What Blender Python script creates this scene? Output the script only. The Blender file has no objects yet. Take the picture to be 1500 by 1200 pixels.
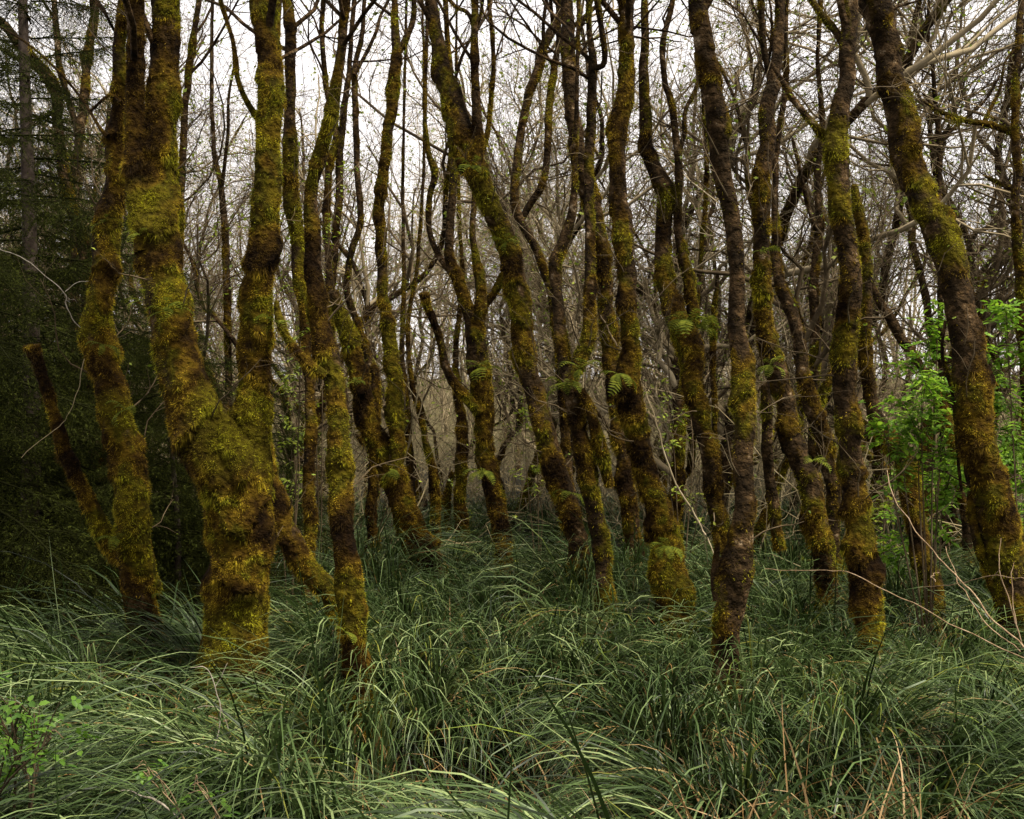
import bpy, math, random
import numpy as np
from mathutils import Vector, Matrix

# ------------------------------------------------------------------ camera, sky, sun, exposure
S = bpy.context.scene
COL = S.collection
rng = np.random.default_rng(7)
random.seed(7)
FPX, CX, CY, HZ, EYE = 1667.0, 750.0, 600.0, 630.0, 1.65
PITCH = math.atan((HZ - CY) / FPX)
cam_d = bpy.data.cameras.new('camera')
cam = bpy.data.objects.new('camera', cam_d)
COL.objects.link(cam)
cam_d.sensor_width = 36.0
cam_d.lens = 36.0 * FPX / 1500.0
cam_d.clip_start = 0.05
cam_d.clip_end = 600
cam.location = (0, 0, EYE)
cam.rotation_euler = (math.pi / 2 + PITCH, 0, 0)
S.camera = cam

W = bpy.data.worlds.new('World')
S.world = W
W.use_nodes = True
nt = W.node_tree
nt.nodes.clear()
SUN_EL, SUN_AZ = math.radians(62), math.radians(125)
sky = nt.nodes.new('ShaderNodeTexSky')
sky.sky_type = 'NISHITA'
sky.sun_disc = False
sky.sun_elevation = SUN_EL
sky.sun_rotation = SUN_AZ
hs = nt.nodes.new('ShaderNodeHueSaturation')
hs.inputs['Saturation'].default_value = 0.15
mx = nt.nodes.new('ShaderNodeMixRGB')
mx.inputs[0].default_value = 0.86
mx.inputs[2].default_value = (4.9, 4.65, 4.6, 1)          # even cloud deck
bg = nt.nodes.new('ShaderNodeBackground')
bg.inputs[1].default_value = 0.05
wo = nt.nodes.new('ShaderNodeOutputWorld')
nt.links.new(sky.outputs[0], hs.inputs['Color'])
nt.links.new(hs.outputs[0], mx.inputs[1])
nt.links.new(mx.outputs[0], bg.inputs[0])
nt.links.new(bg.outputs[0], wo.inputs[0])

sl = bpy.data.lights.new('sun', 'SUN')
sl.energy = 1.5
sl.angle = math.radians(12)
sl.color = (1.0, 0.93, 0.78)
sun = bpy.data.objects.new('sun', sl)
COL.objects.link(sun)
sd = Vector((math.sin(SUN_AZ) * math.cos(SUN_EL), math.cos(SUN_AZ) * math.cos(SUN_EL), math.sin(SUN_EL)))
sun.rotation_euler = sd.to_track_quat('Z', 'Y').to_euler()

S.view_settings.view_transform = 'Standard'
S.view_settings.look = 'None'
S.view_settings.gamma = 1.0
S.view_settings.exposure = 2.75
S.view_settings.use_curve_mapping = False
S.cycles.max_bounces = 5
S.cycles.diffuse_bounces = 2
S.render.resolution_x, S.render.resolution_y = 1024, 819

# ------------------------------------------------------------------ maths helpers
CP, SP = math.cos(PITCH), math.sin(PITCH)

def at(px, py, d):
    """world point seen at picture position (px,py) standing d metres along +Y from the viewpoint"""
    u = (px - CX) / FPX
    v = (CY - py) / FPX
    dy = CP - v * SP
    dz = SP + v * CP
    k = d / dy
    return np.array((u * k, d, EYE + dz * k))

def nrm(v):
    return v / np.maximum(np.linalg.norm(v, axis=-1, keepdims=True), 1e-9)

def _h(ix, iy, iz):
    n = (ix.astype(np.int64) * 73856093) ^ (iy.astype(np.int64) * 19349663) ^ (iz.astype(np.int64) * 83492791)
    n = (n ^ (n >> 13)) * 1274126177 & 0x7fffffff
    n = (n ^ (n >> 16)) * 668265263 & 0x7fffffff
    return ((n ^ (n >> 15)) & 0xffffff) / float(0xffffff)

def vnoise(p):
    i = np.floor(p)
    f = p - i
    f = f * f * (3 - 2 * f)
    r = 0
    for a in (0, 1):
        wx = f[..., 0] if a else 1 - f[..., 0]
        for b in (0, 1):
            wy = f[..., 1] if b else 1 - f[..., 1]
            for c in (0, 1):
                wz = f[..., 2] if c else 1 - f[..., 2]
                r = r + wx * wy * wz * _h(i[..., 0] + a, i[..., 1] + b, i[..., 2] + c)
    return r * 2 - 1

def fbm(p, oct=3):
    r, a, s = 0, 1.0, 1.0
    for k in range(oct):
        r = r + a * vnoise(p * s + 17.3 * k)
        a *= 0.5
        s *= 2.03
    return r / 1.6

def ground_z(x, y):
    x = np.asarray(x, float); y = np.asarray(y, float)
    z = 0.10 * np.sin(x * 0.9 + 1.3) * np.cos(y * 0.7) + 0.07 * np.sin(x * 1.9 - y * 1.3)
    z = z - 0.22 * np.exp(-(((x - 0.05) / 0.55) ** 2 + ((y - 5.3) / 1.0) ** 2))   # wet hollow
    h = np.clip((y - 26) / 50, 0, 1)
    return z * np.clip((60 - y) / 40, 0, 1) + 5.0 * h * h * (3 - 2 * h)

# ------------------------------------------------------------------ object helpers
def link(o, parent=None):
    COL.objects.link(o)
    if parent is not None:
        o.parent = parent
    return o

def tag(o, label=None, cat=None, group=None, kind=None):
    if label: o['label'] = label
    if cat: o['category'] = cat
    if group: o['group'] = group
    if kind: o['kind'] = kind
    return o

def empty(name, loc, label, cat, group=None):
    o = bpy.data.objects.new(name, None)
    o.empty_display_size = 0.1
    o.location = tuple(float(c) for c in loc)
    link(o)
    return tag(o, label, cat, group)

def mesh_np(name, V, F, mat, attrs=None, smooth=True):
    """V (n,3), F list of int arrays, each (m,3) or (m,4)"""
    me = bpy.data.meshes.new(name)
    V = np.ascontiguousarray(V, np.float32)
    if not isinstance(F, (list, tuple)):
        F = [F]
    F = [f for f in F if len(f)]
    me.vertices.add(len(V))
    me.vertices.foreach_set('co', V.ravel())
    loops = np.concatenate([f.ravel() for f in F]).astype(np.int32)
    sizes = np.concatenate([np.full(len(f), f.shape[1], np.int32) for f in F])
    starts = np.concatenate(([0], np.cumsum(sizes)[:-1])).astype(np.int32)
    me.loops.add(len(loops))
    me.loops.foreach_set('vertex_index', loops)
    me.polygons.add(len(sizes))
    me.polygons.foreach_set('loop_start', starts)
    me.polygons.foreach_set('loop_total', sizes)
    if smooth:
        me.polygons.foreach_set('use_smooth', np.ones(len(sizes), bool))
    for k, a in (attrs or {}).items():
        at_ = me.attributes.new(k, 'FLOAT', 'POINT')
        at_.data.foreach_set('value', np.ascontiguousarray(a, np.float32))
    me.materials.append(mat)
    me.update()
    me.validate()
    return me

def obj_np(name, V, F, mat, parent=None, origin=None, attrs=None, smooth=True):
    if origin is not None:
        V = V - np.asarray(origin)
    o = bpy.data.objects.new(name, mesh_np(name, V, F, mat, attrs, smooth))
    return link(o, parent)

def tubes(P, R, sides):
    """P (M,K,3) R (M,K) -> verts, quads"""
    M, K, _ = P.shape
    T = nrm(np.gradient(P, axis=1))
    ref = np.where(np.abs(T[..., 2:3]) > 0.8, np.array([0., 1., 0.]), np.array([0., 0., 1.]))
    A = nrm(np.cross(T, ref))
    B = np.cross(T, A)
    th = np.arange(sides) * 2 * math.pi / sides
    V = P[:, :, None, :] + R[:, :, None, None] * (np.cos(th)[None, None, :, None] * A[:, :, None, :] + np.sin(th)[None, None, :, None] * B[:, :, None, :])
    m = np.arange(M)[:, None, None] * K * sides
    k = np.arange(K - 1)[None, :, None] * sides
    j = np.arange(sides)[None, None, :]
    j2 = (j + 1) % sides
    F = np.stack((m + k + j, m + k + j2, m + k + sides + j2, m + k + sides + j), -1).reshape(-1, 4)
    return V.reshape(-1, 3), F

class Acc:
    def __init__(self): self.V, self.F, self.n, self.A = [], [], 0, []
    def add(self, V, F, a=None):
        self.V.append(V); self.F.append(F + self.n); self.n += len(V)
        if a is not None: self.A.append(a)
    def out(self): return np.concatenate(self.V), self.F

def grow(P0, D, L, R, K, wander, up, taper=0.35):
    M = len(P0)
    P = np.zeros((M, K, 3)); P[:, 0] = P0
    d = nrm(D)
    for k in range(1, K):
        d = nrm(d + rng.normal(0, wander, (M, 3)) + np.array([0, 0, up]))
        P[:, k] = P[:, k - 1] + d * (L / (K - 1))[:, None]
    Rr = R[:, None] * np.linspace(1, taper, K)[None]
    return P, Rr

def kids(P, R, L, n, tmin, spread, ratio, rr, tmax=1.0):
    M, K, _ = P.shape
    idx = np.repeat(np.arange(M), n)
    t = rng.uniform(tmin, tmax, len(idx)) * (K - 1.001)
    i = t.astype(int); f = (t - i)[:, None]
    p = P[idx, i] * (1 - f) + P[idx, i + 1] * f
    d = nrm(P[idx, i + 1] - P[idx, i])
    q = nrm(np.cross(d, rng.normal(0, 1, (len(idx), 3))))
    a = rng.uniform(spread * 0.6, spread * 1.3, len(idx))[:, None]
    nd = d * np.cos(a) + q * np.sin(a)
    r = (R[idx, i] * (1 - f[:, 0]) + R[idx, i + 1] * f[:, 0]) * rr
    return p, nd, L[idx] * ratio * rng.uniform(0.55, 1.3, len(idx)), r

def catmull(P, n_per=12):
    P = np.asarray(P, float)
    Q = np.vstack((2 * P[0] - P[1], P, 2 * P[-1] - P[-2]))
    out = []
    for i in range(1, len(Q) - 2):
        t = np.linspace(0, 1, n_per, endpoint=False)[:, None]
        a, b, c, d = Q[i - 1], Q[i], Q[i + 1], Q[i + 2]
        out.append(0.5 * (2 * b + (c - a) * t + (2 * a - 5 * b + 4 * c - d) * t ** 2 + (3 * b - a - 3 * c + d) * t ** 3))
    out.append(Q[-2][None])
    return np.vstack(out)

def resample(P4, ds):
    """P4 (n,4): xyz + radius, resampled at even arc length"""
    seg = np.linalg.norm(np.diff(P4[:, :3], axis=0), axis=1)
    s = np.concatenate(([0], np.cumsum(seg)))
    n = max(int(s[-1] / ds), 4)
    t = np.linspace(0, s[-1], n)
    return np.stack([np.interp(t, s, P4[:, k]) for k in range(4)], 1), t

# ------------------------------------------------------------------ materials
def new_mat(name):
    m = bpy.data.materials.new(name)
    m.use_nodes = True
    m.node_tree.nodes.clear()
    return m, m.node_tree

def ramp(nt, stops):
    r = nt.nodes.new('ShaderNodeValToRGB')
    e = r.color_ramp.elements
    while len(e) > 1: e.remove(e[-1])
    e[0].position = stops[0][0]; e[0].color = (*stops[0][1], 1)
    for p, c in stops[1:]:
        x = e.new(p); x.color = (*c, 1)
    return r

def noise(nt, scale, detail=3, src=None, rough=0.55):
    n = nt.nodes.new('ShaderNodeTexNoise')
    n.inputs['Scale'].default_value = scale
    n.inputs['Detail'].default_value = detail
    n.inputs['Roughness'].default_value = rough
    if src: nt.links.new(src, n.inputs['Vector'])
    return n

def mix(nt, fac, a, b, blend='MIX'):
    m = nt.nodes.new('ShaderNodeMixRGB')
    m.blend_type = blend
    for k, v in ((0, fac), (1, a), (2, b)):
        if hasattr(v, 'is_linked') or hasattr(v, 'links'):
            nt.links.new(v, m.inputs[k])
        elif isinstance(v, tuple):
            m.inputs[k].default_value = (*v, 1)
        else:
            m.inputs[k].default_value = v
    return m.outputs[0]

def math_n(nt, op, a, b):
    m = nt.nodes.new('ShaderNodeMath'); m.operation = op; m.use_clamp = True
    for k, v in ((0, a), (1, b)):
        if hasattr(v, 'links'): nt.links.new(v, m.inputs[k])
        else: m.inputs[k].default_value = v
    return m.outputs[0]

def attr(nt, name):
    a = nt.nodes.new('ShaderNodeAttribute'); a.attribute_name = name
    return a.outputs['Fac']

def finish(nt, color, rough=0.85, spec=0.2, bump=None, trans=0.0, bump_s=0.6, bump_d=0.01):
    p = nt.nodes.new('ShaderNodeBsdfPrincipled')
    if hasattr(color, 'links'): nt.links.new(color, p.inputs['Base Color'])
    else: p.inputs['Base Color'].default_value = (*color, 1)
    p.inputs['Roughness'].default_value = rough
    p.inputs['Specular IOR Level'].default_value = spec
    if bump is not None:
        b = nt.nodes.new('ShaderNodeBump')
        b.inputs['Strength'].default_value = bump_s
        b.inputs['Distance'].default_value = bump_d
        nt.links.new(bump, b.inputs['Height'])
        nt.links.new(b.outputs[0], p.inputs['Normal'])
    out = nt.nodes.new('ShaderNodeOutputMaterial')
    sh = p.outputs[0]
    if trans:
        t = nt.nodes.new('ShaderNodeBsdfTranslucent')
        if hasattr(color, 'links'): nt.links.new(color, t.inputs[0])
        else: t.inputs[0].default_value = (*color, 1)
        m = nt.nodes.new('ShaderNodeMixShader')
        m.inputs[0].default_value = trans
        nt.links.new(sh, m.inputs[1]); nt.links.new(t.outputs[0], m.inputs[2])
        sh = m.outputs[0]
    nt.links.new(sh, out.inputs[0])

def pos(nt):
    return nt.nodes.new('ShaderNodeNewGeometry').outputs['Position']

def moss_color(nt, src):
    n1 = noise(nt, 3.2, 4, src)
    big = ramp(nt, [(0.35, (0.036, 0.020, 0.005)), (0.44, (0.120, 0.074, 0.010)), (0.505, (0.290, 0.205, 0.019)), (0.58, (0.165, 0.165, 0.012)), (0.66, (0.330, 0.285, 0.019)), (0.8, (0.30, 0.205, 0.017))])
    nt.links.new(n1.outputs['Fac'], big.inputs[0])
    n2 = noise(nt, 26, 4, src)
    fine = ramp(nt, [(0.36, (0.45, 0.40, 0.36)), (0.62, (1.2, 1.2, 1.15))])
    nt.links.new(n2.outputs['Fac'], fine.inputs[0])
    c = mix(nt, attr(nt, 'fresh'), big.outputs[0], (0.235, 0.225, 0.015))      # young green cushions
    return mix(nt, 1.0, c, fine.outputs[0], 'MULTIPLY'), n2

def make_trunk_mat():
    m, nt = new_mat('mossy_bark')
    src = pos(nt)
    mc, n2 = moss_color(nt, src)
    nb = noise(nt, 9, 5, src, 0.65)
    bark = ramp(nt, [(0.32, (0.007, 0.0045, 0.002)), (0.50, (0.022, 0.0135, 0.006)), (0.62, (0.065, 0.039, 0.017)), (0.69, (0.21, 0.155, 0.095))])
    nt.links.new(nb.outputs['Fac'], bark.inputs[0])
    nf = noise(nt, 90, 4, src, 0.7)
    bk = mix(nt, 0.7, bark.outputs[0], nf.outputs['Fac'], 'OVERLAY')
    nm = noise(nt, 22, 4, src)
    f = math_n(nt, 'ADD', attr(nt, 'moss'), math_n(nt, 'SUBTRACT', nm.outputs['Fac'], 0.5))
    f2 = nt.nodes.new('ShaderNodeMapRange')
    f2.inputs[1].default_value = 0.38; f2.inputs[2].default_value = 0.55
    nt.links.new(f, f2.inputs[0])
    col = mix(nt, f2.outputs[0], bk, mix(nt, 1.0, mc, (0.22, 0.19, 0.17), 'MULTIPLY'))   # dead brown moss under the tips, darkened in colour for shadow contrast
    finish(nt, col, 0.95, 0.05, n2.outputs['Fac'], 0, 1.0, 0.06)
    return m

def make_moss_mat():
    m, nt = new_mat('moss_fronds')
    src = pos(nt)
    mc, _ = moss_color(nt, src)
    v = ramp(nt, [(0, (0.35, 0.30, 0.25)), (0.55, (1.25, 1.25, 1.0)), (1, (2.2, 2.3, 1.8))])
    nt.links.new(attr(nt, 'rnd'), v.inputs[0])
    c = mix(nt, 1.0, mc, v.outputs[0], 'MULTIPLY')
    finish(nt, c, 0.8, 0.15, None, 0.45)
    return m

def attr_mat(name, stops, rough=0.6, spec=0.3, trans=0.3, nscale=0):
    m, nt = new_mat(name)
    r = ramp(nt, stops)
    nt.links.new(attr(nt, 'rnd'), r.inputs[0])
    c = r.outputs[0]
    if nscale:
        n = noise(nt, nscale, 3, pos(nt))
        v = ramp(nt, [(0.3, (0.6, 0.6, 0.6)), (0.7, (1.4, 1.4, 1.4))])
        nt.links.new(n.outputs['Fac'], v.inputs[0])
        c = mix(nt, 1.0, c, v.outputs[0], 'MULTIPLY')
    finish(nt, c, rough, spec, None, trans)
    return m

def bark_mat(name, lo, mid, hi, scale=14):
    m, nt = new_mat(name)
    src = pos(nt)
    n = noise(nt, scale, 5, src, 0.65)
    r = ramp(nt, [(0.3, lo), (0.5, mid), (0.72, hi)])
    nt.links.new(n.outputs['Fac'], r.inputs[0])
    finish(nt, r.outputs[0], 0.9, 0.15, n.outputs['Fac'], 0, 0.5, 0.01)
    return m

M_TRUNK = make_trunk_mat()
M_MOSS = make_moss_mat()
M_GRASS = attr_mat('sedge_blade', [(0, (0.008, 0.014, 0.003)), (0.28, (0.020, 0.038, 0.008)), (0.55, (0.060, 0.096, 0.026)), (0.84, (0.200, 0.245, 0.100)), (0.90, (0.110, 0.15, 0.018)), (0.955, (0.15, 0.155, 0.025)), (0.965, (0.30, 0.20, 0.085)), (1, (0.20, 0.11, 0.035))], 0.45, 0.25, 0.18)
M_DRY = attr_mat('dry_blade', [(0, (0.10, 0.048, 0.014)), (0.5, (0.22, 0.13, 0.05)), (1, (0.36, 0.25, 0.13))], 0.6, 0.3, 0.2)
M_TWIG = bark_mat('twig_bark', (0.024, 0.016, 0.008), (0.066, 0.046, 0.023), (0.14, 0.105, 0.062), 5)
M_PALE = bark_mat('pale_hazed_twig_bark', (0.09, 0.064, 0.034), (0.22, 0.172, 0.10), (0.38, 0.315, 0.205), 1.2)  # pale twigs, lightened further in colour to stand in for distance haze
M_BRUSH = bark_mat('bleached_brush', (0.09, 0.068, 0.034), (0.19, 0.150, 0.080), (0.32, 0.265, 0.165), 1.5)
M_CANE = bark_mat('bare_cane', (0.09, 0.055, 0.03), (0.21, 0.14, 0.08), (0.34, 0.25, 0.165), 30)
M_WHITE = bark_mat('bleached_wood', (0.12, 0.10, 0.075), (0.22, 0.19, 0.15), (0.36, 0.32, 0.26), 30)
M_LEAF = attr_mat('spring_leaf', [(0, (0.08, 0.12, 0.012)), (0.5, (0.15, 0.20, 0.018)), (1, (0.26, 0.29, 0.03))], 0.5, 0.3, 0.45)
M_ELDER = attr_mat('shrub_leaf', [(0, (0.055, 0.125, 0.009)), (0.5, (0.13, 0.25, 0.015)), (1, (0.24, 0.37, 0.03))], 0.55, 0.2, 0.45)
M_BRAMBLE = attr_mat('bramble_leaf', [(0, (0.03, 0.075, 0.007)), (1, (0.085, 0.165, 0.014))], 0.5, 0.25, 0.35)
M_FERN = attr_mat('fern_green', [(0, (0.045, 0.062, 0.007)), (1, (0.13, 0.14, 0.014))], 0.7, 0.05, 0.35)
M_NEEDLE = attr_mat('spruce_needle', [(0, (0.009, 0.010, 0.002)), (0.6, (0.022, 0.027, 0.005)), (1, (0.052, 0.060, 0.009))], 0.8, 0.04, 0.1)
M_SBARK = bark_mat('spruce_bark', (0.02, 0.014, 0.010), (0.045, 0.032, 0.024), (0.09, 0.07, 0.055))

def ground_mat():
    m, nt = new_mat('forest_soil')
    src = pos(nt)
    n = noise(nt, 2.5, 6, src, 0.7)
    r = ramp(nt, [(0.3, (0.005, 0.004, 0.002)), (0.55, (0.011, 0.009, 0.004)), (0.75, (0.018, 0.019, 0.006))])
    nt.links.new(n.outputs['Fac'], r.inputs[0])
    sp = nt.nodes.new('ShaderNodeSeparateXYZ'); nt.links.new(src, sp.inputs[0])
    mr = nt.nodes.new('ShaderNodeMapRange'); mr.inputs[1].default_value = 0.3; mr.inputs[2].default_value = 1.5
    nt.links.new(sp.outputs[2], mr.inputs[0])
    br = ramp(nt, [(0.3, (0.025, 0.022, 0.009)), (0.55, (0.07, 0.06, 0.025)), (0.75, (0.12, 0.105, 0.05))])   # dead bracken on the slope
    nt.links.new(n.outputs['Fac'], br.inputs[0])
    c = mix(nt, mr.outputs[0], r.outputs[0], br.outputs[0])
    finish(nt, c, 0.95, 0.1, n.outputs['Fac'], 0, 0.8, 0.05)
    return m

# ------------------------------------------------------------------ ground
gx = np.concatenate((np.linspace(-130, -25, 12), np.linspace(-22, 22, 110), np.linspace(25, 130, 12)))
gy = np.concatenate((np.linspace(-60, -2, 8), np.linspace(-1, 40, 110), np.linspace(44, 170, 16)))
X, Y = np.meshgrid(gx, gy)
Vg = np.stack((X, Y, ground_z(X, Y)), -1).reshape(-1, 3)
nx, ny = len(gx), len(gy)
i = (np.arange(ny - 1)[:, None] * nx + np.arange(nx - 1)[None]).ravel()
tag(obj_np('ground', Vg, np.stack((i, i + 1, i + nx + 1, i + nx), 1), ground_mat()), 'dark damp forest soil under the sedge', 'ground', kind='structure')

# ------------------------------------------------------------------ trunks
CUSHIONS = [(330, 935, 6.2, 0.14), (365, 900, 6.2, 0.10), (352, 640, 6.2, 0.19), (318, 600, 6.2, 0.13), (200, 310, 6.2, 0.16), (175, 608, 6.8, 0.11), (190, 735, 6.8, 0.12), (160, 325, 6.8, 0.10), (712, 290, 9.1, 0.20),
            (742, 345, 9.1, 0.12), (500, 470, 10.5, 0.20), (570, 500, 10.5, 0.18), (978, 285, 9.7, 0.14), (1345, 310, 7.3, 0.16), (1395, 355, 7.3, 0.15), (1225, 210, 6.8, 0.16), (440, 320, 8.7, 0.2)]
def fresh_at(p):
    f = np.zeros(p.shape[:-1])
    for (x, y, d, rad) in CUSHIONS:
        c = at(x, y, d)
        q = np.linalg.norm((p - c) * np.array([1, 0.5, 1.0]), axis=-1)
        f = np.maximum(f, np.clip(1.5 - q / rad + 0.5 * fbm(p * 9.0 + 3, 2), 0, 1) * 0.9)
    return f

def stem_surface(P4, sides, ds, mossy=1.0, bump=1.0, seed=0.0, hmoss=(0.0, 9.0), flare=False, kink=0.42):
    """knobbly moss-sleeved stem; returns V, F, moss attr, normals"""
    C, s = resample(P4, ds)
    kz = np.clip(s / 0.5, 0, 1)[:, None] * np.clip(C[:, 3:4], 0, 0.12)
    C[:, :3] += kz * kink * np.stack([fbm(C[:, :3] * 3.6 + seed + 13.0 * k, 2) for k in range(3)], 1)
    T = nrm(np.gradient(C[:, :3], axis=0))
    A = nrm(np.cross(T, np.array([0., 1., 0.001])))
    B = np.cross(T, A)
    th = np.arange(sides) * 2 * math.pi / sides
    N = np.cos(th)[None, :, None] * A[:, None] + np.sin(th)[None, :, None] * B[:, None]
    base = C[:, None, :3] + N * C[:, 3][:, None, None]
    r0 = C[:, 3][:, None]
    q = base + seed
    low = fbm(q * 2.6, 3)
    mid = fbm(q * 7.0 + 40, 3)
    hi = fbm(q * 24.0 + 9, 2)
    # moss sleeves: swell slowly downward, then undercut
    ph = s[:, None] / 0.33 + 1.25 * fbm(q * np.array([3.4, 3.4, 1.6]) + 77, 3) + seed
    fr = ph - np.floor(ph)
    skirt = np.where(fr < 0.06, fr / 0.06, ((1 - fr) / 0.94) ** 1.5)
    kk = np.floor(ph)
    amp = 0.25 + 0.75 * _h(kk, kk * 0 + int(seed * 10), kk * 0)
    z = base[..., 2]
    hf = np.clip((hmoss[1] - z) / max(hmoss[1] - hmoss[0], 0.01), 0, 1)
    sdir = np.array([math.cos(seed * 5.1), math.sin(seed * 5.1) - 0.4, 0.35])
    mask = np.clip(0.60 * mossy * (0.55 + 0.45 * hf) + 0.55 * low + 0.30 * mid + 0.24 * skirt * amp + 0.16 * (N @ sdir), 0, 1)
    sc = np.clip(r0 / 0.13, 0.12, 1.15)
    r = r0 * (0.71 + 0.08 * low + 0.06 * mid) + sc * bump * (mask ** 1.2) * (0.066 * skirt * amp + 0.014 * mid + 0.026 * hi + 0.004)
    if flare:
        r = r + r0 * np.exp(-np.maximum(s[:, None] - 0.25, 0) / 0.20) * (0.22 + 0.20 * np.cos(5 * th[None] + seed) + 0.12 * np.cos(3 * th[None] - seed))
    V = C[:, None, :3] + N * r[..., None]
    n, k = V.shape[:2]
    i = np.arange(n - 1)[:, None] * k; j = np.arange(k)[None]; j2 = (j + 1) % k
    F = np.stack((i + j, i + j2, i + k + j2, i + k + j), -1).reshape(-1, 4)
    return V, F, mask.ravel()

def moss_fuzz(V, F, mask, dens, ln, wd):
    v = V.reshape(-1, 3)
    a, b, c, d = (v[F[:, k]] for k in range(4))
    nn = np.cross(c - a, d - b)
    ar = np.linalg.norm(nn, axis=1) * 0.5
    nn = nrm(nn)
    m = mask[F].mean(1)
    w = ar * np.clip((m - 0.28) * 2.6, 0.03, 1)
    n = int(w.sum() * dens)
    w = w * np.clip(0.55 + 1.5 * vnoise((a + c) * 0.5 * 11.0), 0.08, 1.3)
    tot = w.sum()
    if n < 10: return None
    f = rng.choice(len(F), n, p=w / tot)
    u, t = rng.random((2, n, 1))
    p = (a[f] * (1 - u) + b[f] * u) * (1 - t) + (d[f] * (1 - u) + c[f] * u) * t
    N = nn[f]
    side = nrm(np.cross(N, rng.normal(0, 1, (n, 3))))
    clump = 0.6 + 0.9 * np.clip(0.5 + 0.6 * vnoise(p * 14.0), 0, 1)[:, None]
    dr = nrm(N * 0.75 + rng.normal(0, 0.45, (n, 3)) + np.array([0, 0, -0.42]))
    under = np.clip(-N[:, 2:3] - 0.1, 0, 1)
    dr = nrm(dr + under * np.array([0, 0, -1.6]))
    L = ln * clump * rng.uniform(0.5, 1.35, (n, 1)) * (1 + 2.6 * under)
    hw = wd * 0.5 * rng.uniform(0.6, 1.3, (n, 1))
    p = p - N * 0.004
    VV = np.stack((p - side * hw, p + side * hw, p + dr * L), 1).reshape(-1, 3)
    FF = np.arange(3 * n).reshape(-1, 3)
    return VV, FF, np.repeat(rng.random(n), 3)

def trace(pts, d, lean=0.0, seed=0.0, extend=0.0, root=False, endfade=None):
    """picture trace (x, y, width) at distance d -> (n,4) centre line with radius"""
    out = []
    y0 = pts[0][1]
    for (x, y, w) in pts:
        h = (y0 - y) / FPX * d
        dd = d + lean * h + 0.10 * math.sin(h * 1.7 + seed * 3) * min(1, h)
        p = at(x, y, dd)
        out.append((*p, w / FPX * dd * 0.5))
    P = np.array(out)
    if root:
        p = P[0]; dv = P[1] - P[0]
        k = (p[2] + 0.25) / max(dv[2], 0.05)
        q = p - dv * min(k, 2.0) * 0.6
        q[2] = min(-0.25, float(ground_z(p[0], p[1])) - 0.2); q[1] = p[1]
        q[3] = p[3] * 1.12
        P = np.vstack((q, P))
    P = catmull(P, 10)
    P[:, 3] = np.maximum(P[:, 3], 0.003)
    if not extend:
        dv = nrm(P[-1, :3] - P[-6, :3]); rr_ = P[-1, 3]
        P = np.vstack((P, [(*(P[-1, :3] + dv * rr_ * a), rr_ * b) for a, b in ((0.12, 0.9), (0.2, 0.55), (0.12, 0.3), (0.05, 0.04))]))
    if extend > 0:
        dv = nrm(P[-1, :3] - P[-8, :3]); dv = nrm(dv + np.array([0, 0, 0.5]))
        n = 14; e = []
        q, r = P[-1, :3].copy(), P[-1, 3]
        for k in range(1, n + 1):
            dv = nrm(dv + rng.normal(0, 0.13, 3) + np.array([0, 0, 0.10]))
            q = q + dv * extend / n
            e.append((*q, r * (1 - 0.75 * k / n)))
        P = np.vstack((P, e))
    return P

LEAFQ = np.array([(0, 0, 0), (0.5, 0.28, 0.05), (1, 0, -0.08), (0.5, -0.28, 0.05)])
def leaf_quads(p, size):
    n = len(p)
    d = nrm(rng.normal(0, 1, (n, 3)) * np.array([1, 1, .6]))
    s = nrm(np.cross(d, rng.normal(0, 1, (n, 3))))
    u = np.cross(d, s)
    z = size * rng.uniform(0.5, 1.3, (n, 1))
    V = np.stack([p + z * (d * q[0] + s * q[1] + u * q[2]) for q in LEAFQ], 1).reshape(-1, 3)
    F = np.arange(4 * n).reshape(-1, 4)
    return V, F, np.repeat(rng.random(n), 4)

def crown_from(P4, root, org, zmin, n1, L1, tw=5, leaves=60, lsize=0.035, nlev=3, mat=None, r1=0.34):
    """branching crown on the part of a stem that is higher than zmin"""
    sel = P4[P4[:, 2] > zmin]
    if len(sel) < 6: return
    sel = sel[np.linspace(0, len(sel) - 1, 24).astype(int)]
    P = sel[None, :, :3]; R = sel[None, :, 3]
    acc = Acc()
    p, dd, L, r = kids(P, R, np.array([L1]), n1, 0.02, 0.85, 1.0, r1)
    r = np.clip(r, 0.006, 0.024)
    Pb, Rb = grow(p, dd, L, r, 8, 0.17, 0.10)
    acc.add(*tubes(Pb, Rb, 5))
    last = (Pb, Rb, L)
    for lv in range(nlev - 1):
        p, dd, L, r = kids(*last, tw, 0.2, 0.8, 0.52, 0.6)
        Pb, Rb = grow(p, dd, L, np.maximum(r, 0.0022), 5, 0.2, 0.05)
        acc.add(*tubes(Pb, Rb, 3))
        last = (Pb, Rb, L)
    V, F = acc.out()
    b = tag(obj_np('branches', V, F, mat or M_TRUNK, root, org), kind='stuff')
    if leaves:
        q = last[0][rng.integers(0, len(last[0]), leaves), -1] + rng.normal(0, 0.03, (leaves, 3))
        V, F, a = leaf_quads(q, lsize)
        tag(obj_np('leaves', V, [F], M_LEAF, root, org, {'rnd': a}), kind='stuff')
    return b

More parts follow.
